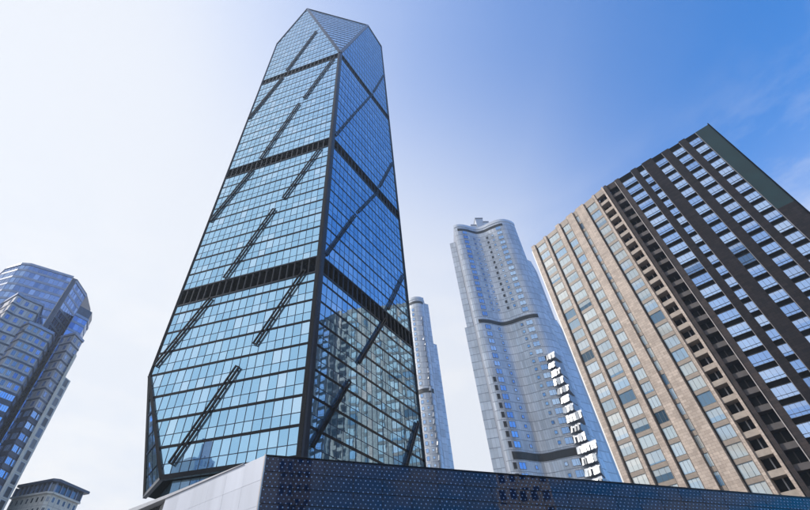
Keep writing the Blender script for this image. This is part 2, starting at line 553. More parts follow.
panes.sort(key=lambda q: -q[0])
for s_, pts in panes[:300]:
    mb = MB(); c = sum(pts, Vector()) / len(pts)
    mb.quad(*[p - c for p in pts])
    mb.build("window_pane", M['tower_glass'], tw, Matrix.Translation(c))
mb = MB()
for s_, pts in panes[300:]: mb.quad(*[p - P0 for p in pts])
mb.build("upper_glazing", M['tower_glass'], tw, Matrix.Translation(P0), kind="stuff")

# dark body just behind the glass, the rear walls and the roof
mb = MB()
def inner(p, k=.985): c = (P0 + PB) / 2; return c + (Vector((p[0], p[1], 0)) - c) * k + Vector((0, 0, p[2]))
b_ = [inner(P0 + Vector((0, 0, 148))), inner(LS3 - Vector((0, 0, 1))), inner(A3), inner(C3)]
def loc(p): return p - P0
LB, RB, BB = [loc(inner(Vector((q[0], q[1], 22)))) for q in (PL, PR, PB)]
PB0 = loc(inner(Vector((P0[0], P0[1], 22))))
mb.quad(PB0, loc(inner(LV3)), loc(inner(E3)), loc(b_[1]), loc(b_[2]), loc(b_[0]))
RT3 = FR.p(-26.8, 0, ROOF - 2); BT3 = PB + Vector((0, 0, ROOF))
mb.quad(PB0, RB, loc(inner(RT3)), loc(b_[3]), loc(b_[0]))
mb.quad(loc(b_[0]), loc(b_[2]), loc(b_[3]))
mb.quad(loc(inner(E3)), loc(inner(LV3)), loc(inner(Q3)))
mb.build("dark_interior", M['void'], tw, Matrix.Translation(P0))
mb = MB()
mb.quad(loc(Q3), loc(E3), loc(LS3), loc(AB3), loc(BT3), loc(PB + Vector((0, 0, 21.3))))
mb.quad(loc(PR + Vector((0, 0, 21.3))) + FR.t * -.9, loc(PB + Vector((0, 0, 21.3))), loc(BT3), loc(RT3))
mb.build("rear_glazing", M['tower_glass'], tw, Matrix.Translation(P0))
mb = MB()
mb.quad(loc(A3), loc(C3), loc(RT3), loc(BT3), loc(AB3))
mb.build("roof", M['roofing'], tw, Matrix.Translation(P0))
# recessed glazed base below the first beam
mb = MB()
base = [inner(Vector((q[0], q[1], 0)), .955) for q in (P0, PR, PB, FBL.p(6.5, 0, 0), FL.p(18.9, 0, 0))]
mb.prism([(q.x - P0.x, q.y - P0.y) for q in base], 0, 21.2)
mb.build("base_wall", M['tower_frame'], tw, Matrix.Translation(P0))
for p_, q_ in ((base[0], base[4]), (base[4], base[3])):
    Fb = Frame(p_, t=(q_.x - p_.x, q_.y - p_.y)); W_ = (q_ - p_).length; n_ = round(W_ / 1.4)
    for r_ in range(2):
        for c_ in range(n_):
            mb = MB(); a_, b_ = W_ * c_ / n_ + .05, W_ * (c_ + 1) / n_ - .05
            mb.quad((a_, .03, 13.2 + 4 * r_), (b_, .03, 13.2 + 4 * r_), (b_, .03, 16.9 + 4.05 * r_), (a_, .03, 16.9 + 4.05 * r_))
            mb.build("base_pane", M['tower_glass'], tw, Fb.m)
# corner column, ridges and edge frames
def edge_bar(name, a, b, w, n, mat='corner_metal'):
    q = MB(); q.bar(a - P0, b - P0, w, .5, n); return q.build(name, M[mat], tw, Matrix.Translation(P0))
nF = (FL.n + FR.n).normalized()
q = MB(); q.bar(FL.p(.36, .06, 10) - P0, FL.p(.36, .06, 148.4) - P0, .62, .36, FL.n); q.build("corner_column", M['tower_frame'], tw, Matrix.Translation(P0))
q = MB(); q.bar(FR.p(-.38, .06, 10) - P0, FR.p(-.38, .06, 148.4) - P0, .72, .36, FR.n); q.build("corner_column", M['corner_metal'], tw, Matrix.Translation(P0))
q = MB(); q.bar(FL.p(0, .1, 10) - P0 + FR.n * .1, FL.p(0, .1, 148.4) - P0 + FR.n * .1, .3, .3, nF); q.build("corner_bead", M['corner_metal'], tw, Matrix.Translation(P0))
edge_bar("ridge_frame", B3, A3, 1.0, Vector((-.2, -1, .2)))
edge_bar("ridge_frame", B3, C3, 1.0, Vector((.4, -1, .2)))
edge_bar("ridge_frame", A3, C3, .45, Vector((0, -1, .3)))
edge_bar("edge_frame", E3, LS3, .35, (FL.n + FBL.n), 'tower_frame')
edge_bar("edge_frame", LS3, A3, .35, FL.n, 'corner_metal')
edge_bar("edge_frame", E3, LV3, .5, FL.n, 'tower_frame')
edge_bar("edge_frame", E3, Q3, .4, FBL.n, 'tower_frame')
edge_bar("edge_frame", LV3, Q3, .6, Vector((-1, -.6, 0)), 'tower_frame')
edge_bar("edge_frame", P0 + Vector((0, 0, 21.3)), LV3, .6, FL.n, 'tower_frame')
edge_bar("edge_frame", FR.p(-29.7, 0, 21.3), RT3, .35, FR.n, 'tower_frame')
edge_bar("edge_frame", C3, RT3, .35, FR.n, 'corner_metal')
# bracing bars, each a pair of rails on short posts
def brace(F, a, b, gap=.34):
    n = MB(); A_ = Vector((a[0], .3, a[1])); B_ = Vector((b[0], .3, b[1]))
    d = (B_ - A_).normalized(); x = d.cross(Vector((0, 1, 0))) * gap
    for o_ in (x, -x): n.bar(A_ + o_, B_ + o_, .22, .24, (0, 1, 0))
    L_ = (B_ - A_).length; k = max(2, int(L_ / 4.1))
    for i in range(k + 1):
        c = A_ + d * (L_ * (i + .02) / (k + .04))
        n.bar(c - x, c + x, .18, .2, (0, 1, 0))
        n.bar(c + Vector((0, -.36, 0)), c, .12, .12, x)
    n.build("brace", M['brace'], tw, F.m)
for a, b in [((11.0, 180), (19.4, 150)), ((20.2, 145.2), (28.0, 122.4)), ((2.1, 145.4), (10.1, 122.8)), ((11.4, 120.2), (19.2, 95.6)), ((20.6, 91.6), (27.9, 75.2)),
             ((2.7, 91.6), (10, 75.6)), ((11.7, 72.7), (19.2, 55.6)), ((2.7, 52.4), (9.7, 39.1)), ((20.9, 51.4), (27.9, 39.1)), ((11.8, 35.8), (18.9, 22.8))]:
    brace(FL, a, b)
for a, b in [((26.8, 183.2), (18.7, 153)), ((17.6, 149), (9.5, 124)), ((8.8, 122), (.9, 97)), ((27.6, 118.5), (19.6, 97)), ((18.6, 93.6), (10.2, 77)), ((9.2, 75), (1, 56)),
             ((28.0, 71.1), (20.2, 56)), ((19.2, 53), (10.7, 39.2)), ((8.5, 35), (1.3, 23)), ((28.3, 35.6), (21, 23))]:
    brace(FR, (-a[0], a[1]), (-b[0], b[1]), .24)

# ------------------------------------------------------------------ stone office block on the right
S = 1.71
PRB = Vector((40.382 * S, 44.377 * S, 0))
rb = thing("office_block", "angled office block with beige stone piers on one side and dark stone on the other", "building", PRB)
FB = Frame(PRB, az=-32.2)                  # beige side: u >= 0
FD = Frame(PRB, az=-44.0)                  # dark side: u <= 0
ST = 1.93 * S
TOPZ = CZ + (61.3 - CZ) * S
NF = int(TOPZ / ST)
def pier(F, u0, u1, z0, z1, mat, dep=.55, back=-.8, name="pier"):
    b = MB(); a, c = sorted((u0, u1)); b.box(a, c, back, dep, z0, z1); return b.build(name, M[mat], rb, F.m)
cols_b = [(13.27, 15.45, 2), (10.33, 12.72, 2), (7.85, 9.48, 2), (5.80, 6.50, 1), (2.30, 4.20, 2)]
win_mesh = {}
def window_cell(F, a, b, zt, kind, nm):
    """one storey of a window column: pane, frame with mullions and the spandrel under it; zt is the storey's top"""
    w = abs(b - a); key = (round(w, 3), kind)
    ph = ST * (.74 if kind == 'b' else .70)
    if key not in win_mesh:
        fr = MB(); h = w / 2
        t = .07
        fr.box(-h, h, -.08, .06, -t, 0); fr.box(-h, h, -.08, .06, -ph, -ph + t)
        fr.box(-h, -h + t, -.08, .06, -ph + t, -t); fr.box(h - t, h, -.08, .06, -ph + t, -t)
        for i in range(1, nm + 1):
            x = -h + w * i / (nm + 1); fr.box(x - .022, x + .022, -.06, -.01 if kind == 'b' else .0, -ph + t, -t)
        if kind == 'd': fr.box(-h + t, h - t, -.055, .035, -ph * .72 - .03, -ph * .72 + .03)
        pa = MB()
        pa.quad((-h, -.04, -ph), (h, -.04, -ph), (h, -.04, 0), (-h, -.04, 0))
        sp = MB(); sp.box(-h, h, -.3, .05 if kind == 'b' else -.12, -ST + .02, -ph - .02)
        win_mesh[key] = (fr.mesh("window", M['frame_b']), pa.mesh("pane", M['r_glass_b' if kind == 'b' else 'r_glass_d']), sp.mesh("spandrel", M['spandrel_b' if kind == 'b' else 'spandrel_d']))
    fm, pm, sm = win_mesh[key]
    mt = F.m @ Matrix.Translation(((a + b) / 2, 0, zt))
    wo = shared("window", fm, rb, mt)
    tilt = Matrix.Rotation(random.gauss(0, .004), 4, 'X') @ Matrix.Rotation(random.gauss(0, .006), 4, 'Z')
    shared("pane", pm, wo, mt @ tilt)
    shared("spandrel", sm, rb, mt)
zs = [TOPZ - 1.35 - ST * k for k in range(NF)]
edges = [16.23]
for a, b, nm in cols_b:
    a, b = a * S, b * S
    gapw = .3 if nm > 1 else .1
    v_ = MB(); v_.box(b - gapw, b, -.7, -.45, 0, TOPZ); v_.build('reveal_shade_strip', M['void'], rb, FB.m)  # near-black strip stands in for the shade of the window reveal
    for z in zs: window_cell(FB, a, b - gapw, z, 'b', nm)
    pier(FB, a, b, zs[0] + .04, TOPZ + (.3 if a > 9 * S else .85), 'spandrel_b', .1, name="head_panel")
lim = [16.23 * S] + [v * S for c in cols_b for v in (c[1], c[0])] + [1.87 * S]
for i in range(0, len(lim), 2):
    extra = [0.0, 0.0, .55, .55, .55, .55][i // 2]
    pier(FB, lim[i], lim[i + 1], 0, TOPZ + .3 + extra, 'beige')
pier(FB, .30 * S, .02 * S, 0, TOPZ + .85, 'beige', .75)
# reveal strip: thin pale trim on the window-side edge of each pier
for a, b, nm in cols_b:
    t_ = MB(); t_.box(a * S - .09, a * S - .005, .5, .62, 0, TOPZ); t_.build("pier_trim", M['spandrel_b'], rb, FB.m)
# dark side
cols_d = [(2.58, 4.55, 3), (5.42, 6.35, 1), (7.90, 9.35, 2), (10.45, 11.95, 2), (12.85, 14.30, 2)]
for a, b, nm in cols_d:
    a, b = -b * S, -a * S
    for z in zs: window_cell(FD, a, b, z, 'd', nm)
    pier(FD, a, b, zs[0] + .04, TOPZ + (.75 if b > -8 * S else .45), 'spandrel_d', .05, name="head_panel")
    t_ = MB(); t_.box(a - .02, a + .07, -.1, .50, 0, TOPZ); t_.build("pier_trim", M['trim'], rb, FD.m)
lim = [-v * S for v in [1.86, 2.58, 4.55, 5.42, 6.35, 7.90, 9.35, 10.45, 11.95, 12.85]]
for i in range(0, len(lim), 2):
    pier(FD, lim[i], lim[i + 1], 0, TOPZ + [.75, .75, .75, .45, .45][i // 2], 'dark_stone', .42)
pier(FD, -14.30 * S, -16.13 * S, 0, CZ + (42.9 - CZ) * S, 'dark_stone', .42)
pier(FD, -.02 * S, -.45 * S, 0, TOPZ + .85, 'dark_stone', .6)
gp = MB(); gp.box(-16.13 * S, -14.33 * S, -.4, .36, CZ + (42.9 - CZ) * S + .02, TOPZ + .2)
gp.build("green_screen_panel", M['green'], rb, FD.m)
t_ = MB(); t_.box(-16.13 * S - .22, -16.13 * S, -.4, .55, 0, TOPZ + .5); t_.build("end_trim", M['spandrel_d'], rb, FD.m)
t_ = MB(); t_.box(-1.86 * S - .02, -1.86 * S + .12, -.1, .55, 0, TOPZ); t_.build("pier_trim", M['trim'], rb, FD.m)
# balconies in the two recesses either side of the bend
def balcony(F, u0, u1, zt, mat, dep):
    a, b = sorted((u0, u1)); w = b - a
    m_ = MB()
    m_.box(a + .01, b - .01, -1.6, dep, zt - ST + .02, zt - ST + .24)
    m_.box(a + .01, b - .01, dep - .14, dep, zt - ST + .24, zt - ST + 1.05)
    o = m_.build("balcony", M[mat], rb, F.m)
    q = MB(); q.box(a + w * .52, a + w * .60, -1.55, -1.35, zt - ST + .25, zt - .02)
    q.build("door_post", M['trim' if mat == 'balcony' else 'balcony_d'], o, F.m)
for z in zs:
    balcony(FB, .30 * S, 1.87 * S, z, 'balcony', .25)
    balcony(FD, -1.86 * S, -.45 * S, z, 'balcony_d', .15)
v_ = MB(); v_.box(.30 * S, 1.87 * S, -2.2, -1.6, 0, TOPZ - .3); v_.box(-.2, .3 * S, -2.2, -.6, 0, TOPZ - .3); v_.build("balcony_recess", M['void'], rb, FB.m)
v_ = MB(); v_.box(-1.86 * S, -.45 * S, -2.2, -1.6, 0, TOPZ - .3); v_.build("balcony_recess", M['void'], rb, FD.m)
pier(FB, .30 * S, 1.87 * S, zs[0], TOPZ + .85, 'spandrel_b', .3, name="head_panel")
pier(FD, -1.86 * S, -.45 * S, zs[0], TOPZ + .75, 'dark_stone', .2, name="head_panel")
# solid core and roof
m_ = MB()
c0, c1, c2 = FB.p(16.2 * S, -.9, 0), PRB + (FB.n + FD.n).normalized() * -2.4, FD.p(-16.1 * S, -.9, 0)
c3, c4 = FD.p(-16.1 * S, -30, 0), FB.p(16.2 * S, -30, 0)
m_.prism([(q.x - PRB.x, q.y - PRB.y) for q in (c0, c1, c2, c3, c4)], 0, TOPZ - .2)
m_.build("core", M['dark_stone'], rb, Matrix.Translation(PRB))
# white end wall seen edge-on past the beige side
m_ = MB(); m_.box(16.23 * S, 16.23 * S + .5, -14, .25, 0, TOPZ - 1.2); m_.build("end_wall", M['white_wall'], rb, FB.m)
# roof plant

# ------------------------------------------------------------------ twin silver towers with a waving front
def resample(pts, step):
    """even points along a plan polyline, with their outward normals (walk: right to left as seen)"""
    P = [Vector((p[0], p[1])) for p in pts]
    # Catmull-Rom for smoothness
    dense = []
    for i in range(len(P) - 1):
        p0, p1, p2, p3 = P[max(i - 1, 0)], P[i], P[i + 1], P[min(i + 2, len(P) - 1)]
        for k in range(12):
            t = k / 12
            dense.append(.5 * ((2 * p1) + (p2 - p0) * t + (2 * p0 - 5 * p1 + 4 * p2 - p3) * t * t + (3 * p1 - p0 - 3 * p2 + p3) * t ** 3))
    dense.append(P[-1])
    L = [0]
    for i in range(1, len(dense)): L.append(L[-1] + (dense[i] - dense[i - 1]).length)
    n = max(2, round(L[-1] / step)); res = []; j = 0
    for k in range(n + 1):
        s_ = L[-1] * k / n
        while j < len(L) - 2 and L[j + 1] < s_: j += 1
        t = (s_ - L[j]) / max(1e-6, L[j + 1] - L[j])
        res.append(dense[j].lerp(dense[j + 1], t))
    return res

def offset_line(pl, d):
    r = []
    for i, p in enumerate(pl):
        t = (pl[min(i + 1, len(pl) - 1)] - pl[max(i - 1, 0)]).normalized()
        r.append(p + Vector((-t.y, t.x)) * d)
    return r

def strip_solid(mb, pl, d0, d1, z0, z1):
    a = offset_line(pl, d0); b = offset_line(pl, d1)
    i = len(mb.v); n = len(pl)
    for k in range(n):
        mb.v += [(a[k].x, a[k].y, z0), (b[k].x, b[k].y, z0), (b[k].x, b[k].y, z1), (a[k].x, a[k].y, z1)]
    for k in range(n - 1):
        p, q = i + 4 * k, i + 4 * k + 4
        mb.f += [(p + 1, q + 1, q + 2, p + 2), (p, p + 1, q + 1, q), (p + 3, p + 2, q + 2, q + 3)]
    mb.f += [(i, i + 1, i + 2, i + 3), (i + 4 * n - 4, i + 4 * n - 3, i + 4 * n - 2, i + 4 * n - 1)]

def clad(mb, pl, z0, z1, storey, gap=.05, jit=.012):
    """panels a storey high between the plan points, each a hair out of line"""
    nf = round((z1 - z0) / storey)
    for f in range(nf):
        a, b = z0 + (z1 - z0) * f / nf, z0 + (z1 - z0) * (f + 1) / nf
        for k in range(len(pl) - 1):
            p, q = pl[k], pl[k + 1]
            e = (q - p).normalized() * gap * .5
            nrm = Vector((-e.y, e.x)).normalized()
            j0, j1 = random.gauss(0, jit), random.gauss(0, jit)
            p_, q_ = p + e + nrm * j0, q - e + nrm * j1
            mb.quad((p_.x, p_.y, a + gap), (q_.x, q_.y, a + gap), (q_.x, q_.y, b - gap), (p_.x, p_.y, b - gap))

def at_az(pl, az):
    """frame on the polyline where the camera sees azimuth az"""
    best = None
    for k in range(len(pl) - 1):
        a0 = math.degrees(math.atan2(pl[k].x, pl[k].y)); a1 = math.degrees(math.atan2(pl[k + 1].x, pl[k + 1].y))
        if min(a0, a1) <= az <= max(a0, a1):
            t = (az - a0) / (a1 - a0) if a1 != a0 else 0
            return Frame(tuple(pl[k].lerp(pl[k + 1], t)), t=(pl[k + 1] - pl[k]))
    k = len(pl) - 2
    return Frame(tuple(pl[k]), t=(pl[k + 1] - pl[k]))

def silver_tower(front, wings, back, top, label, base, storey, bands_z, columns, slots, bays, crown, az_lim):
    T = thing("apartment_tower", label, "tower", base)
    O = Matrix.Translation(base); off = Vector((base[0], base[1]))
    pl = resample(front, .85)
    ploc = [p - off for p in pl]
    m_ = MB(); clad(m_, ploc, 0, top, storey); m_.build("cladding", M['cladding'], T, O, kind="stuff")
    m_ = MB()
    nf = round(top / storey)
    for f in range(1, nf + 1):
        strip_solid(m_, ploc, -.1, .03, top * f / nf - .11, top * f / nf + .11)
    m_.build("floor_line", M['clad_line'], T, O, kind="stuff")
    m_ = MB()
    body = offset_line(ploc, -.06)
    m_.prism([tuple(p) for p in body] + [(p[0] - off.x, p[1] - off.y) for p in back], 0, top - .1)
    m_.build("body", M['clad_line'], T, O)
    m_ = MB(); strip_solid(m_, ploc, -.3, .22, top - .9, top + .9); m_.build("parapet", M['cladding'], T, O)
    for a0, a1, z0, z1 in bands_z:
        seg = [p - off for p in pl if a0 <= math.degrees(math.atan2(p.x, p.y)) <= a1]
        m_ = MB(); strip_solid(m_, seg, -.1, .2, z0, z1); o = m_.build("louvre_band", M['m_dark'], T, O)
        m_ = MB(); strip_solid(m_, seg, .0, .3, z1, z1 + .3); m_.build("band_ledge", M['clad_line'], o, O)
    for w in wings:
        wp = resample(w['pts'], 1.55)
        wl_ = [p - off for p in wp]
        m_ = MB(); clad(m_, wl_, 0, w['top'], storey); m_.build("wing_cladding", M['cladding'], T, O, kind="stuff")
        m_ = MB()
        for f in range(1, round(w['top'] / storey) + 1):
            z = w['top'] * f / round(w['top'] / storey); strip_solid(m_, wl_, -.08, .03, z - .1, z + .1)
        m_.build("wing_floor_line", M['clad_line'], T, O, kind="stuff")
        m_ = MB(); m_.prism([tuple(p) for p in offset_line(wl_, -.06)] + [(p[0] - off.x, p[1] - off.y) for p in w['back']], 0, w['top'] - .1)
        m_.build("wing", M['clad_line'], T, O)
    cache = {}
    def win(F, w, h, n, z, glassm):
        key = (w, h, n, glassm)
        if key not in cache:
            fr = MB(); t = .10
            fr.box(-w / 2, w / 2, -.05, .18, h - t, h); fr.box(-w / 2, w / 2, -.05, .18, 0, t)
            fr.box(-w / 2, -w / 2 + t, -.05, .18, t, h - t); fr.box(w / 2 - t, w / 2, -.05, .18, t, h - t)
            for i in range(1, n):
                x = -w / 2 + w * i / n; fr.box(x - .05, x + .05, -.04, .16, t, h - t)
            pa = MB(); pa.quad((-w / 2 + t, .08, t), (w / 2 - t, .08, t), (w / 2 - t, .08, h - t), (-w / 2 + t, .08, h - t))
            cache[key] = (fr.mesh("window", M['clad_line']), pa.mesh("pane", M[glassm]))
        mt = F.m @ Matrix.Translation((0, 0, z))
        wo = shared("window", cache[key][0], T, mt)
        shared("pane", cache[key][1], wo, mt @ Matrix.Rotation(random.gauss(0, .01), 4, 'Z'))
    for az, z0, z1, w, h, n, gm in columns:
        F = at_az(pl, az)
        for f in range(nf):
            z = top * f / nf + (storey - h) * .5
            if z0 <= z <= z1 and not any(b[2] - 2.2 < z < b[3] + .3 and b[0] <= az <= b[1] for b in bands_z):
                win(F, w, h, n, z, gm)
    for az, z0, z1, w in bays:  # added bays, shaped and angled only to catch the sun glare
        A_ = at_az(pl, az).o
        D_ = Vector((math.sin(RAD(145)), math.cos(RAD(145)), 0))
        N_ = Vector((math.sin(RAD(-125)), math.cos(RAD(-125)), 0))
        for f in range(nf):
            z = top * f / nf
            if not z0 <= z <= z1: continue
            ww = w * random.uniform(.66, 1.15) * (.45 + .55 * (1 - (z - z0) / (z1 - z0)))
            B_ = A_ + D_ * ww
            azc = min(az + 1.9, math.degrees(math.atan2(pl[0].x, pl[0].y)) - .05)
            C_ = at_az(pl, azc).o
            a_, b_, c_ = [Vector((q.x - base[0], q.y - base[1], 0)) for q in (A_, B_, C_)]
            lo_, hi_ = Vector((0, 0, z + .35)), Vector((0, 0, z + storey - .5))
            N_ = Vector((math.sin(RAD(-123) + random.gauss(0, .05)), math.cos(RAD(-123)), 0)); le = N_ * random.uniform(-.7, -.25)                              # leans back to throw the sun glint at the camera
            m_ = MB(); m_.v = [tuple(q) for q in (a_ + lo_, b_ + lo_, c_ + lo_, a_ + hi_ + le, b_ + hi_ + le, c_ + hi_)]
            m_.f = [(0, 1, 4, 3), (1, 2, 5, 4), (2, 0, 3, 5), (0, 2, 1), (3, 4, 5)]
            o = m_.build("glare_bay", M['clad_line'], T, O)
            m_ = MB(); npn = max(2, round(ww / 1.25))    # glint panes of the bay, none quite in line with the next
            for i in range(npn):
                e0, e1 = (i + .1) / npn, (i + .9) / npn
                hh = random.uniform(.8, 1.0)
                j0, j1 = N_ * (.10 + random.uniform(0, .62)), N_ * (.10 + random.uniform(0, .62))
                l0, l1 = a_.lerp(b_, e0), a_.lerp(b_, e1)
                zz = lo_.lerp(hi_, hh)
                m_.quad(l0 + lo_ + j0, l1 + lo_ + j1, l1 + zz + le * hh + j1, l0 + zz + le * hh + j0)
            m_.build("glare_pane", M['glare_bay'], o, O)
            m_ = MB(); m_.prism([(q.x, q.y) for q in (a_ + le, b_ + le, c_)], z + storey - .48, z + storey - .3)
            m_.build("glare_bay_cap", M['clad_line'], o, O)
    for c in crown:
        m_ = MB(); m_.prism([(x - off.x, y - off.y) for x, y in c[0]], top - .5, c[1]); o = m_.build("crown_block", M['cladding'], T, O)
        m_ = MB()
        xs = [x for x, y in c[0]]; ys = [y for x, y in c[0]]
        m_.prism([((x - (min(xs) + max(xs)) / 2) * 1.08 + (min(xs) + max(xs)) / 2 - off.x, (y - (min(ys) + max(ys)) / 2) * 1.08 + (min(ys) + max(ys)) / 2 - off.y) for x, y in c[0]], c[1], c[1] + .6)
        m_.build("crown_cap", M['clad_line'], o, O)
    return T

def rect(x0, x1, y0, y1): return [(x0, y0), (x1, y0), (x1, y1), (x0, y1)]
frontM = [(78.6, 152.6), (76.4, 150.8), (72.5, 149.5), (69, 150.0), (65.1, 152.1), (62, 154.2), (58.3, 155.2), (52.5, 153.3), (48.6, 152.9), (46.6, 153.9)]
colsM = [(18.6, 4, 172, 2.5, 2.3, 2, 'm_glass'), (24.5, 4, 172, 2.6, 2.3, 2, 'm_glass'),
         (19.95, 118, 171, 1.0, 1.2, 1, 'm_glass'), (20.75, 118, 171, 1.0, 1.2, 1, 'm_glass'), (23.2, 118, 171, 1.1, 1.3, 1, 'm_glass'),
         (22.2, 118, 170, 1.1, 1.5, 1, 'm_dark'),
         (20.1, 4, 112, 1.1, 1.3, 1, 'm_glass'), (23.4, 4, 112, 1.1, 1.3, 1, 'm_glass'),
         (17.75, 4, 88, 1.3, 2.2, 1, 'm_dark'), (24.95, 4, 94, 1.2, 2.2, 1, 'm_dark')]
silver_tower(frontM,
    [dict(pts=[(47.2, 158.8), (44.4, 159.9)], back=[(50, 176), (60, 170)], top=170.0),
     dict(pts=[(47.2, 158.3), (43.3, 159.8)], back=[(50, 180), (60, 172)], top=115.5),
     dict(pts=[(81.2, 154.6), (78.0, 152.7)], back=[(76, 165), (86, 162)], top=151.0),
     dict(pts=[(83.6, 156.4), (79.8, 154.2)], back=[(76, 168), (90, 166)], top=116.5)],
    [(50, 178), (84, 176)], 176.6, "silver high-rise with a concave waving front and a stepped crown block", (62, 160, 0), 3.5,
    [(17.3, 25.6, 172.6, 173.9), (17.4, 26.0, 113.4, 114.9), (17.5, 25.2, 56.8, 59.2)],
    colsM, [], [(25.0, 20, 93, 9.0)],
    [(rect(60.6, 64.6, 157, 163), 187.0), (rect(57.6, 60.6, 158, 164), 182.5), (rect(64.6, 67.4, 157, 163), 184.0), (rect(56, 69, 160, 168), 180.0)], None)

def polar(az, k): return (k * math.sin(RAD(az)), k * math.cos(RAD(az)))
frontN = [polar(9.50, 221), polar(9.35, 217.5), polar(8.9, 215.6), polar(8.0, 215), polar(6.9, 217), polar(5.6, 221), polar(4.6, 228)]
silver_tower(frontN,
    [dict(pts=[polar(10.12, 223), polar(9.2, 220.5)], back=[polar(8.5, 232), polar(9.8, 236)], top=176.5),
     dict(pts=[polar(10.58, 226), polar(9.5, 222.5)], back=[polar(8.5, 236), polar(10.2, 240)], top=148.0)],
    [polar(4.6, 246), polar(9.2, 240)], 176.6, "silver high-rise with a rounded front half hidden behind the faceted glass tower", (30, 222, 0), 3.5,
    [(5.0, 9.3, 172.4, 173.9), (5.0, 9.3, 112.6, 114.8), (5.0, 9.3, 56.4, 59.8)],
    [(7.55, 4, 171, 1.6, 2.0, 1, 'm_glass'), (8.3, 4, 112, 1.1, 1.3, 1, 'm_glass'), (6.8, 4, 171, 1.6, 2.0, 1, 'm_glass')], [], [(8.75, 20, 160, 1.3)],
    [([polar(7.9, 218), polar(9.4, 219), polar(9.3, 226), polar(7.9, 226)], 178.6)], None)

# ------------------------------------------------------------------ walls with rows of windows, for the blocks on the left
def facade(T, p0, p1, z0, z1, storey, ncol, ww, wh, wall, frame, glassm, band=None, sub=1, depth=.18, panels=True, sill=.5, skip=None):
    """wall panels, storey bands and windows between plan points p0 (right) and p1 (left)"""
    F = Frame(p0, t=(p1[0] - p0[0], p1[1] - p0[1]))
    W = math.hypot(p1[0] - p0[0], p1[1] - p0[1])
    nf = max(1, round((z1 - z0) / storey)); h = (z1 - z0) / nf
    if panels:
        m_ = MB()
        nc = max(1, ncol)
        for f in range(nf):
            for c in range(nc):
                m_.quad((W * c / nc + .03, random.gauss(0, .01), z0 + h * f + .03), (W * (c + 1) / nc - .03, random.gauss(0, .01), z0 + h * f + .03),
                        (W * (c + 1) / nc - .03, random.gauss(0, .01), z0 + h * (f + 1) - .03), (W * c / nc + .03, random.gauss(0, .01), z0 + h * (f + 1) - .03))
        m_.build("wall_panels", M[wall], T, F.m, kind="stuff")
    if band:
        for f in range(1, nf + 1):
            b = MB(); b.box(0, W, -.1, .16, z0 + h * f - .55, z0 + h * f); b.build("storey_band", M[band], T, F.m)
    if ww:
        fr = MB(); t = .1
        fr.box(-ww / 2, ww / 2, -.1, depth, wh - t, wh); fr.box(-ww / 2, ww / 2, -.1, depth, 0, t)
        fr.box(-ww / 2, -ww / 2 + t, -.1, depth, t, wh - t); fr.box(ww / 2 - t, ww / 2, -.1, depth, t, wh - t)
        for i in range(1, sub):
            x = -ww / 2 + ww * i / sub; fr.box(x - .06, x + .06, -.05, depth - .02, t, wh - t)
        fm = fr.mesh("window", M[frame])
        pa = MB(); pa.quad((-ww / 2 + t, .06, t), (ww / 2 - t, .06, t), (ww / 2 - t, .06, wh - t), (-ww / 2 + t, .06, wh - t))
        pm = pa.mesh("pane", M[glassm])
        for f in range(nf):
            for c in range(ncol):
                if skip and skip(f, c): continue
                mt = F.m @ Matrix.Translation((W * (c + .5) / ncol, 0, z0 + h * f + sill))
                wo = shared("window", fm, T, mt)
                shared("pane", pm, wo, mt @ Matrix.Rotation(random.gauss(0, .012), 4, 'Z'))
    return F

def solid(T, pts, z0, z1, mat, name):
    o = Vector((T.location.x, T.location.y))
    m_ = MB(); m_.prism([(p[0] - o.x, p[1] - o.y) for p in pts], z0, z1)
    return m_.build(name, M[mat], T, Matrix.Translation(T.location))

def shrink(pts, k):
    cx = sum(p[0] for p in pts) / len(pts); cy = sum(p[1] for p in pts) / len(pts)
    return [(cx + (p[0] - cx) * k, cy + (p[1] - cy) * k) for p in pts]

lt = thing("office_tower", "deep blue glass tower with chamfered top and grey stepped bays climbing its front", "tower", (-128, 132, 0))
ZT = 120.0
G = [(-116.6, 138.9), (-116.3, 130.0), (-117.8, 129.0), (-130.5, 121.4), (-133.8, 121.0), (-141.3, 123.4), (-147.5, 128.0)]
solid(lt, shrink(G + [(-147, 150), (-120, 150)], .992), 0, ZT - .2, 'l_base', "core")
def glass_wall(p0, p1, z0, z1, n):
    F = Frame(p0, t=(p1[0] - p0[0], p1[1] - p0[1])); W = math.hypot(p1[0] - p0[0], p1[1] - p0[1])
    nf = round((z1 - z0) / 3.45); h = (z1 - z0) / nf
    pa, fr = MB(), MB()
    for f in range(nf):
        z = z0 + h * f
        for c in range(n):
            a, b = W * c / n + .05, W * (c + 1) / n - .05
            j = [random.gauss(0, .012) for _ in range(3)]
            pa.quad((a, j[0], z + .95), (b, j[1], z + .95), (b, j[1] + j[2], z + h - .1), (a, j[0] + j[2], z + h - .1))
        b = MB(); b.box(0, W, -.06, .10, z, z + .85); b.build("storey_band", M['l_band'], lt, F.m)
    for c in range(n + 1): fr.box(W * c / n - .05, W * c / n + .05, -.05, .07, z0, z1)
    pa.build("glazing", M['l_glass'], lt, F.m, kind="stuff")
    fr.build("mullion_grid", M['l_band'], lt, F.m, kind="stuff")
    c = MB(); c.box(-.1, W + .1, -.4, .25, z1 - .5, z1 + .5); c.build("parapet", M['l_band'], lt, F.m)
for i in range(len(G) - 1):
    if i == 1: continue
    W = math.hypot(G[i + 1][0] - G[i][0], G[i + 1][1] - G[i][1])
    glass_wall(G[i], G[i + 1], 0, ZT - (1.5 if i == 0 else 0), max(2, round(W / 1.6)))
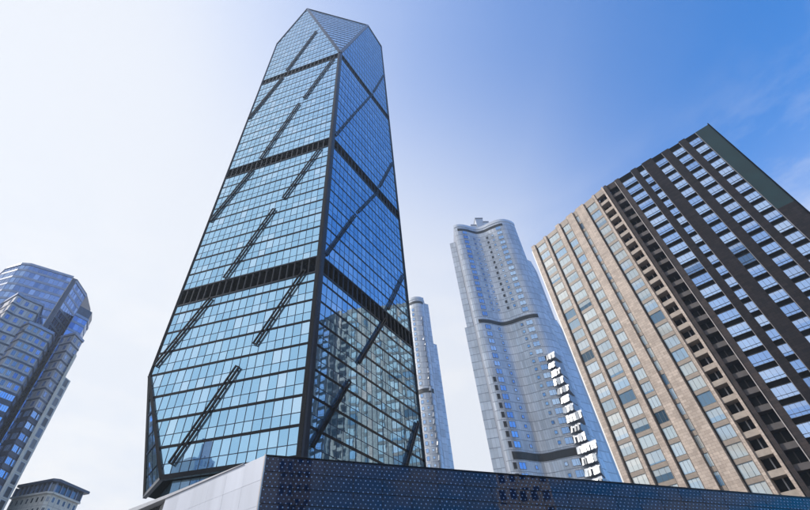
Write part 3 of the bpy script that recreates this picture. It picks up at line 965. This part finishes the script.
# dark slot between the front glass and the right-hand return
s0, s1 = G[1], G[2]
Fs = Frame(s0, t=(s1[0] - s0[0], s1[1] - s0[1]))
m_ = MB(); m_.box(.05, 1.75, -3, -.25, 60, ZT - .5); m_.build("dark_slot", M['m_dark'], lt, Fs.m)
m_ = MB(); m_.box(1.6, 1.78, -1, .35, 60, ZT + .3); m_.build("slot_fin", M['trim'], lt, Fs.m)
# projecting bays in front: (plan corners right to left, top)
def bay_mass(pts, top, ncols, wall, zlow, lowwall):
    back = [polar(math.degrees(math.atan2(pts[-1][0], pts[-1][1])) - .3, math.hypot(*pts[-1]) + 14), polar(math.degrees(math.atan2(pts[0][0], pts[0][1])) - .1, math.hypot(*pts[0]) + 14)]
    solid(lt, shrink(pts + back, .985), 0, top - .1, 'l_base', "bay_core")
    for i in range(len(pts) - 1):
        facade(lt, pts[i], pts[i + 1], zlow, top, 3.45, ncols[i], 1.15, 1.75, wall, 'l_band', 'l_glass', 'l_base', 2, .12, sill=.7)
        facade(lt, pts[i], pts[i + 1], 10, zlow, 3.45, max(1, ncols[i]), 2.1, 1.9, lowwall, 'l_band', 'm_glass', 'l_base', 3, .1, sill=.8)
        F = Frame(pts[i], t=(pts[i + 1][0] - pts[i][0], pts[i + 1][1] - pts[i][1]))
        W = math.hypot(pts[i + 1][0] - pts[i][0], pts[i + 1][1] - pts[i][1])
        c = MB(); c.box(-.1, W + .1, -.5, .3, top - .3, top + .6); c.build("bay_parapet", M['l_band'], lt, F.m)
bay_mass([polar(-43.2, 176), polar(-43.5, 169.0), polar(-45.5, 168.8), polar(-46.3, 168), polar(-47.1, 179)], 100.5, [1, 2, 1, 2], 'l_wall', 62, 'l_base')
bay_mass([polar(-40.6, 172), polar(-41.0, 166.8), polar(-42.4, 165.5), polar(-43.7, 165), polar(-44.3, 170.5), polar(-47.2, 169), polar(-49, 172)], 90.5, [1, 2, 2, 1, 3, 2], 'l_wall', 68, 'l_base')
bay_mass([polar(-37.75, 172), polar(-38.9, 168.2), polar(-40.1, 174)], 94, [2, 2], 'l_wall', 66, 'l_base')
# right-hand wing: pale pilaster line and glazed return, with a stepped white fringe above it
w0, w1 = polar(-36.95, 174), polar(-37.75, 171.5)
solid(lt, [w0, w1, polar(-38.4, 182), polar(-37.4, 186)], 0, 79.5, 'l_base', "wing_core")
facade(lt, (w0[0] + .3, w0[1] - .3), (w1[0] + .3, w1[1] - .3), 0, 79.5, 3.45, 1, 1.9, 2.7, 'pale_stone', 'l_band', 'off_glass', None, 1, .1, sill=.4)
Fw = Frame(w1, t=(-1, -.4)); m_ = MB(); m_.box(-.3, .3, -.5, .7, 0, 88); m_.build("pilaster", M['pale_stone'], lt, Fw.m)
g0, g1, g2 = polar(-38.0, 180), polar(-38.4, 174), polar(-40.0, 172.5)
solid(lt, shrink([g0, g1, g2, polar(-40.0, 182)], .98), 0, 108, 'l_base', "return_core")
glass_wall(g1, g2, 0, 104, 3); glass_wall(g0, g1, 0, 104, 3)
# ------------------------------------------------------------------ low corniced block at the lower left
cb = thing("corner_block", "low pale block with a deep eave and glazed loggia beside the blue glass tower", "building", (-94, 141, 0))
E_ = [(-90.2, 153.4), (-93.6, 141.4), (-95.4, 140.6), (-109.5, 146.2)]
inn = [(-92.0, 152.6), (-94.9, 142.6), (-96.2, 142.1), (-110, 147.4)]
solid(cb, [(x, y) for x, y in E_] + [(-106, 160)], 47.4, 48.1, 'l_base', "eave_slab")
solid(cb, shrink(inn + [(-106, 158)], .97), 0, 47.3, 'l_base', "core")
for i in range(3):
    W = math.hypot(inn[i + 1][0] - inn[i][0], inn[i + 1][1] - inn[i][1])
    n = max(1, round(W / 1.9))
    F = Frame(inn[i], t=(inn[i + 1][0] - inn[i][0], inn[i + 1][1] - inn[i][1]))
    for c in range(n):
        m_ = MB(); a, b = W * c / n + .12, W * (c + 1) / n - .12
        m_.quad((a, .02, 44.9), (b, .02, 44.9), (b, .02, 47.3), (a, .02, 47.3)); m_.build("loggia_pane", M['off_glass'], cb, F.m)
    for c in range(n + 1):
        m_ = MB(); m_.box(W * c / n - .14, W * c / n + .14, -.1, .35, 44.8, 47.4); m_.build("loggia_post", M['l_band'], cb, F.m)
    m_ = MB(); m_.box(-.2, W + .2, -.2, .6, 44.3, 44.8); m_.build("cornice", M['pale_stone'], cb, F.m)
    facade(cb, inn[i], inn[i + 1], 17.3, 44.3, 3.0, max(1, round(W / 2.2)), .95, 1.5, 'pale_stone', 'pale_stone', 'off_glass', None, 1, .05, sill=.9)

# ------------------------------------------------------------------ podium in front
H = 9.0
C0 = Vector((-4.5, 19.7, 0))
pd = thing("podium", "low podium with navy studded panels in front and a pale side wall", "building", C0)
end = Vector((44.0, 31.15, 0))
dF = (C0 - end); WF = dF.length
FF = Frame(end, t=(dF.x, dF.y))            # right end to the corner; x grows towards the corner
npan = round(WF / 1.31); pw = WF / npan; ph = .62
nrow = int(H / ph)
panel_me = []
for i in range(3):
    m_ = MB(); g_ = .012
    m_.box(-pw / 2 + g_, pw / 2 - g_, -.05, 0, -ph + g_, -g_); panel_me.append(m_.mesh("facade_panel", M['pod_panel']))
rest = MB(); studs = MB()
cnt = 0
for r in range(nrow):
    for c in range(npan):
        u = WF - pw * (c + .5); z = H - .05 - ph * r
        tx, tz = random.gauss(0, .0025), random.gauss(0, .0022)
        if r < 7 and cnt < 300:
            shared("facade_panel", random.choice(panel_me), pd, FF.m @ Matrix.Translation((u, 0, z)) @ Matrix.Rotation(tx, 4, 'X') @ Matrix.Rotation(tz, 4, 'Z')); cnt += 1
        else:
            rest.box(u - pw / 2 + .012, u + pw / 2 - .012, -.05, 0, z - ph + .012, z - .012)
rest.build("lower_panels", M['pod_panel'], pd, FF.m, kind="stuff")
pit = .2183
rows = int(H / (pit / 2)) - 2
for r in range(rows):
    z = H - .16 - r * pit * .71
    if z < .5: break
    n = int(WF / pit)
    for c in range(n):
        u = WF - .12 - c * pit - (pit / 2 if r % 2 else 0)
        if u < .1: continue
        k = 6; rad = .031 + random.random() * .006
        i0 = len(studs.v)
        for q in range(k):
            a = 2 * math.pi * q / k
            studs.v.append((u + math.cos(a) * rad, .003, z + math.sin(a) * rad))
        for q in range(k):
            a = 2 * math.pi * q / k
            studs.v.append((u + math.cos(a) * rad * .6, .024, z + math.sin(a) * rad * .6))
        studs.f.append(tuple(range(i0 + k, i0 + 2 * k)))
        for q in range(k):
            studs.f.append((i0 + q, i0 + (q + 1) % k, i0 + k + (q + 1) % k, i0 + k + q))
studs.build("studs", M['stud'], pd, FF.m, kind="stuff")
m_ = MB(); m_.box(0, WF + .02, -.4, .02, H - .045, H + .01); m_.build("coping", M['brace'], pd, FF.m)
# pale side wall of large panels
WS = Vector((-10.9, 25.7, 0))
FS = Frame(C0, t=(WS.x - C0.x, WS.y - C0.y)); LSW = (WS - C0).length
nc, nr = 6, 9
for r in range(nr):
    for c in range(nc):
        m_ = MB(); g_ = .004
        m_.box(LSW * c / nc + g_, LSW * (c + 1) / nc - g_, -.06, 0, H * r / nr + g_, H * (r + 1) / nr - g_)
        m_.build("side_panel", M['pod_white'], pd, FS.m @ Matrix.Translation((0, random.gauss(0, .002), 0)))
m_ = MB(); m_.box(-.02, .05, -.1, .03, 0, H + .03); m_.build("corner_trim", M['trim'], pd, FS.m)
# roof slab running on past the wall, pale edge and dark underside
m_ = MB(); i0 = 0
L2 = 13.2
for u, zt_, zb in ((1.6, H + .02, H), (LSW, H + .17, H + .01), (L2, H + .32, H + .05)):
    m_.v += [(u, .06, zb), (u, .06, zt_), (u, -3.2, zt_), (u, -3.2, zb)]
for k in (0, 4):
    for q in range(4): m_.f.append((k + q, k + (q + 1) % 4, k + 4 + (q + 1) % 4, k + 4 + q))
m_.f += [(0, 1, 2, 3), (8, 9, 10, 11)]
m_.build("roof_edge", M['coping'], pd, FS.m)
m_ = MB(); m_.box(LSW + .05, L2 - .4, -2.6, -.35, 0, H); m_.build("recessed_wall", M['tower_frame'], pd, FS.m)
# mass and roof
bk = [(44, 48), (-10, 50), (-18, 36)]
m_ = MB()
q0 = FS.p(LSW, -.1, 0); q1 = FS.p(.05, -.12, 0) ; q2 = FF.p(0, -.1, 0)
m_.prism([(p.x - C0.x, p.y - C0.y) for p in (q2, FF.p(WF - .15, -.1, 0), FS.p(.3, -.1, 0), q0)] + [(-14.5 - C0.x, 31 - C0.y), (-6 - C0.x, 44 - C0.y), (44 - C0.x, 44 - C0.y)], 0, H - .06)
m_.build("mass", M['roofing'], pd, Matrix.Translation(C0))

# ------------------------------------------------------------------ blocks behind the viewpoint, met only as reflections
def reflected_block(p0, p1, depth, top, label, wall, ncol, ww):
    cx, cy = (p0[0] + p1[0]) / 2, (p0[1] + p1[1]) / 2
    T = thing("apartment_block", label, "building", (cx, cy, 0))
    F = Frame(p0, t=(p1[0] - p0[0], p1[1] - p0[1])); W = math.hypot(p1[0] - p0[0], p1[1] - p0[1])
    pts = [F.p(0, -.08, 0), F.p(W, -.08, 0), F.p(W, -depth, 0), F.p(0, -depth, 0)]
    solid(T, [(p.x, p.y) for p in pts], 0, top, wall, "wall")
    facade(T, p0, p1, 0, top, 3.2, ncol, ww, 2.0, wall, wall, 'off_glass', None, 1, .05, sill=.6)
    return T
def bh(az, k, o): return (o[0] + k * math.sin(RAD(az)), o[1] + k * math.cos(RAD(az)))
o1 = (7, 22.6)
reflected_block(bh(139.2, 72, o1), bh(131.2, 72, o1), 14, 62, "white apartment block seen reflected in the studded podium panels", 'white_wall', 5, 1.35)
o2 = (-3, 20)
reflected_block(bh(165, 75, o2), bh(160, 75, o2), 12, 58, "grey apartment block seen faintly reflected near the podium corner", 'pale_stone', 4, 1.0)

o3 = (-24, 59)
rr = reflected_block(bh(-121.6, 112, o3), bh(-125.2, 118, o3), 12, 64, "blue grey block with a stepped top seen reflected low in the glass tower", 'l_wall', 5, 1.0)
solid(rr, [bh(-124.4, 119, o3), bh(-122.4, 115, o3), bh(-122.4, 122, o3), bh(-124.4, 126, o3)], 64, 70, 'l_wall', "roof_block")

# ------------------------------------------------------------------ thin bright air
m_ = MB(); m_.box(-420, 420, -320, 520, -1, 226)
hz = m_.build("haze", M['void']); hz["kind"] = "stuff"
hm = bpy.data.materials.new("haze"); hm.use_nodes = True
hn = hm.node_tree.nodes; hn.clear()
ho = hn.new("ShaderNodeOutputMaterial"); hv = hn.new("ShaderNodeVolumePrincipled")
hv.inputs["Color"].default_value = (.74, .86, 1, 1)
hv.inputs["Density"].default_value = 0.00033
hv.inputs["Anisotropy"].default_value = 0.3
hm.node_tree.links.new(hv.outputs[0], ho.inputs["Volume"])
hz.data.materials.clear(); hz.data.materials.append(hm)
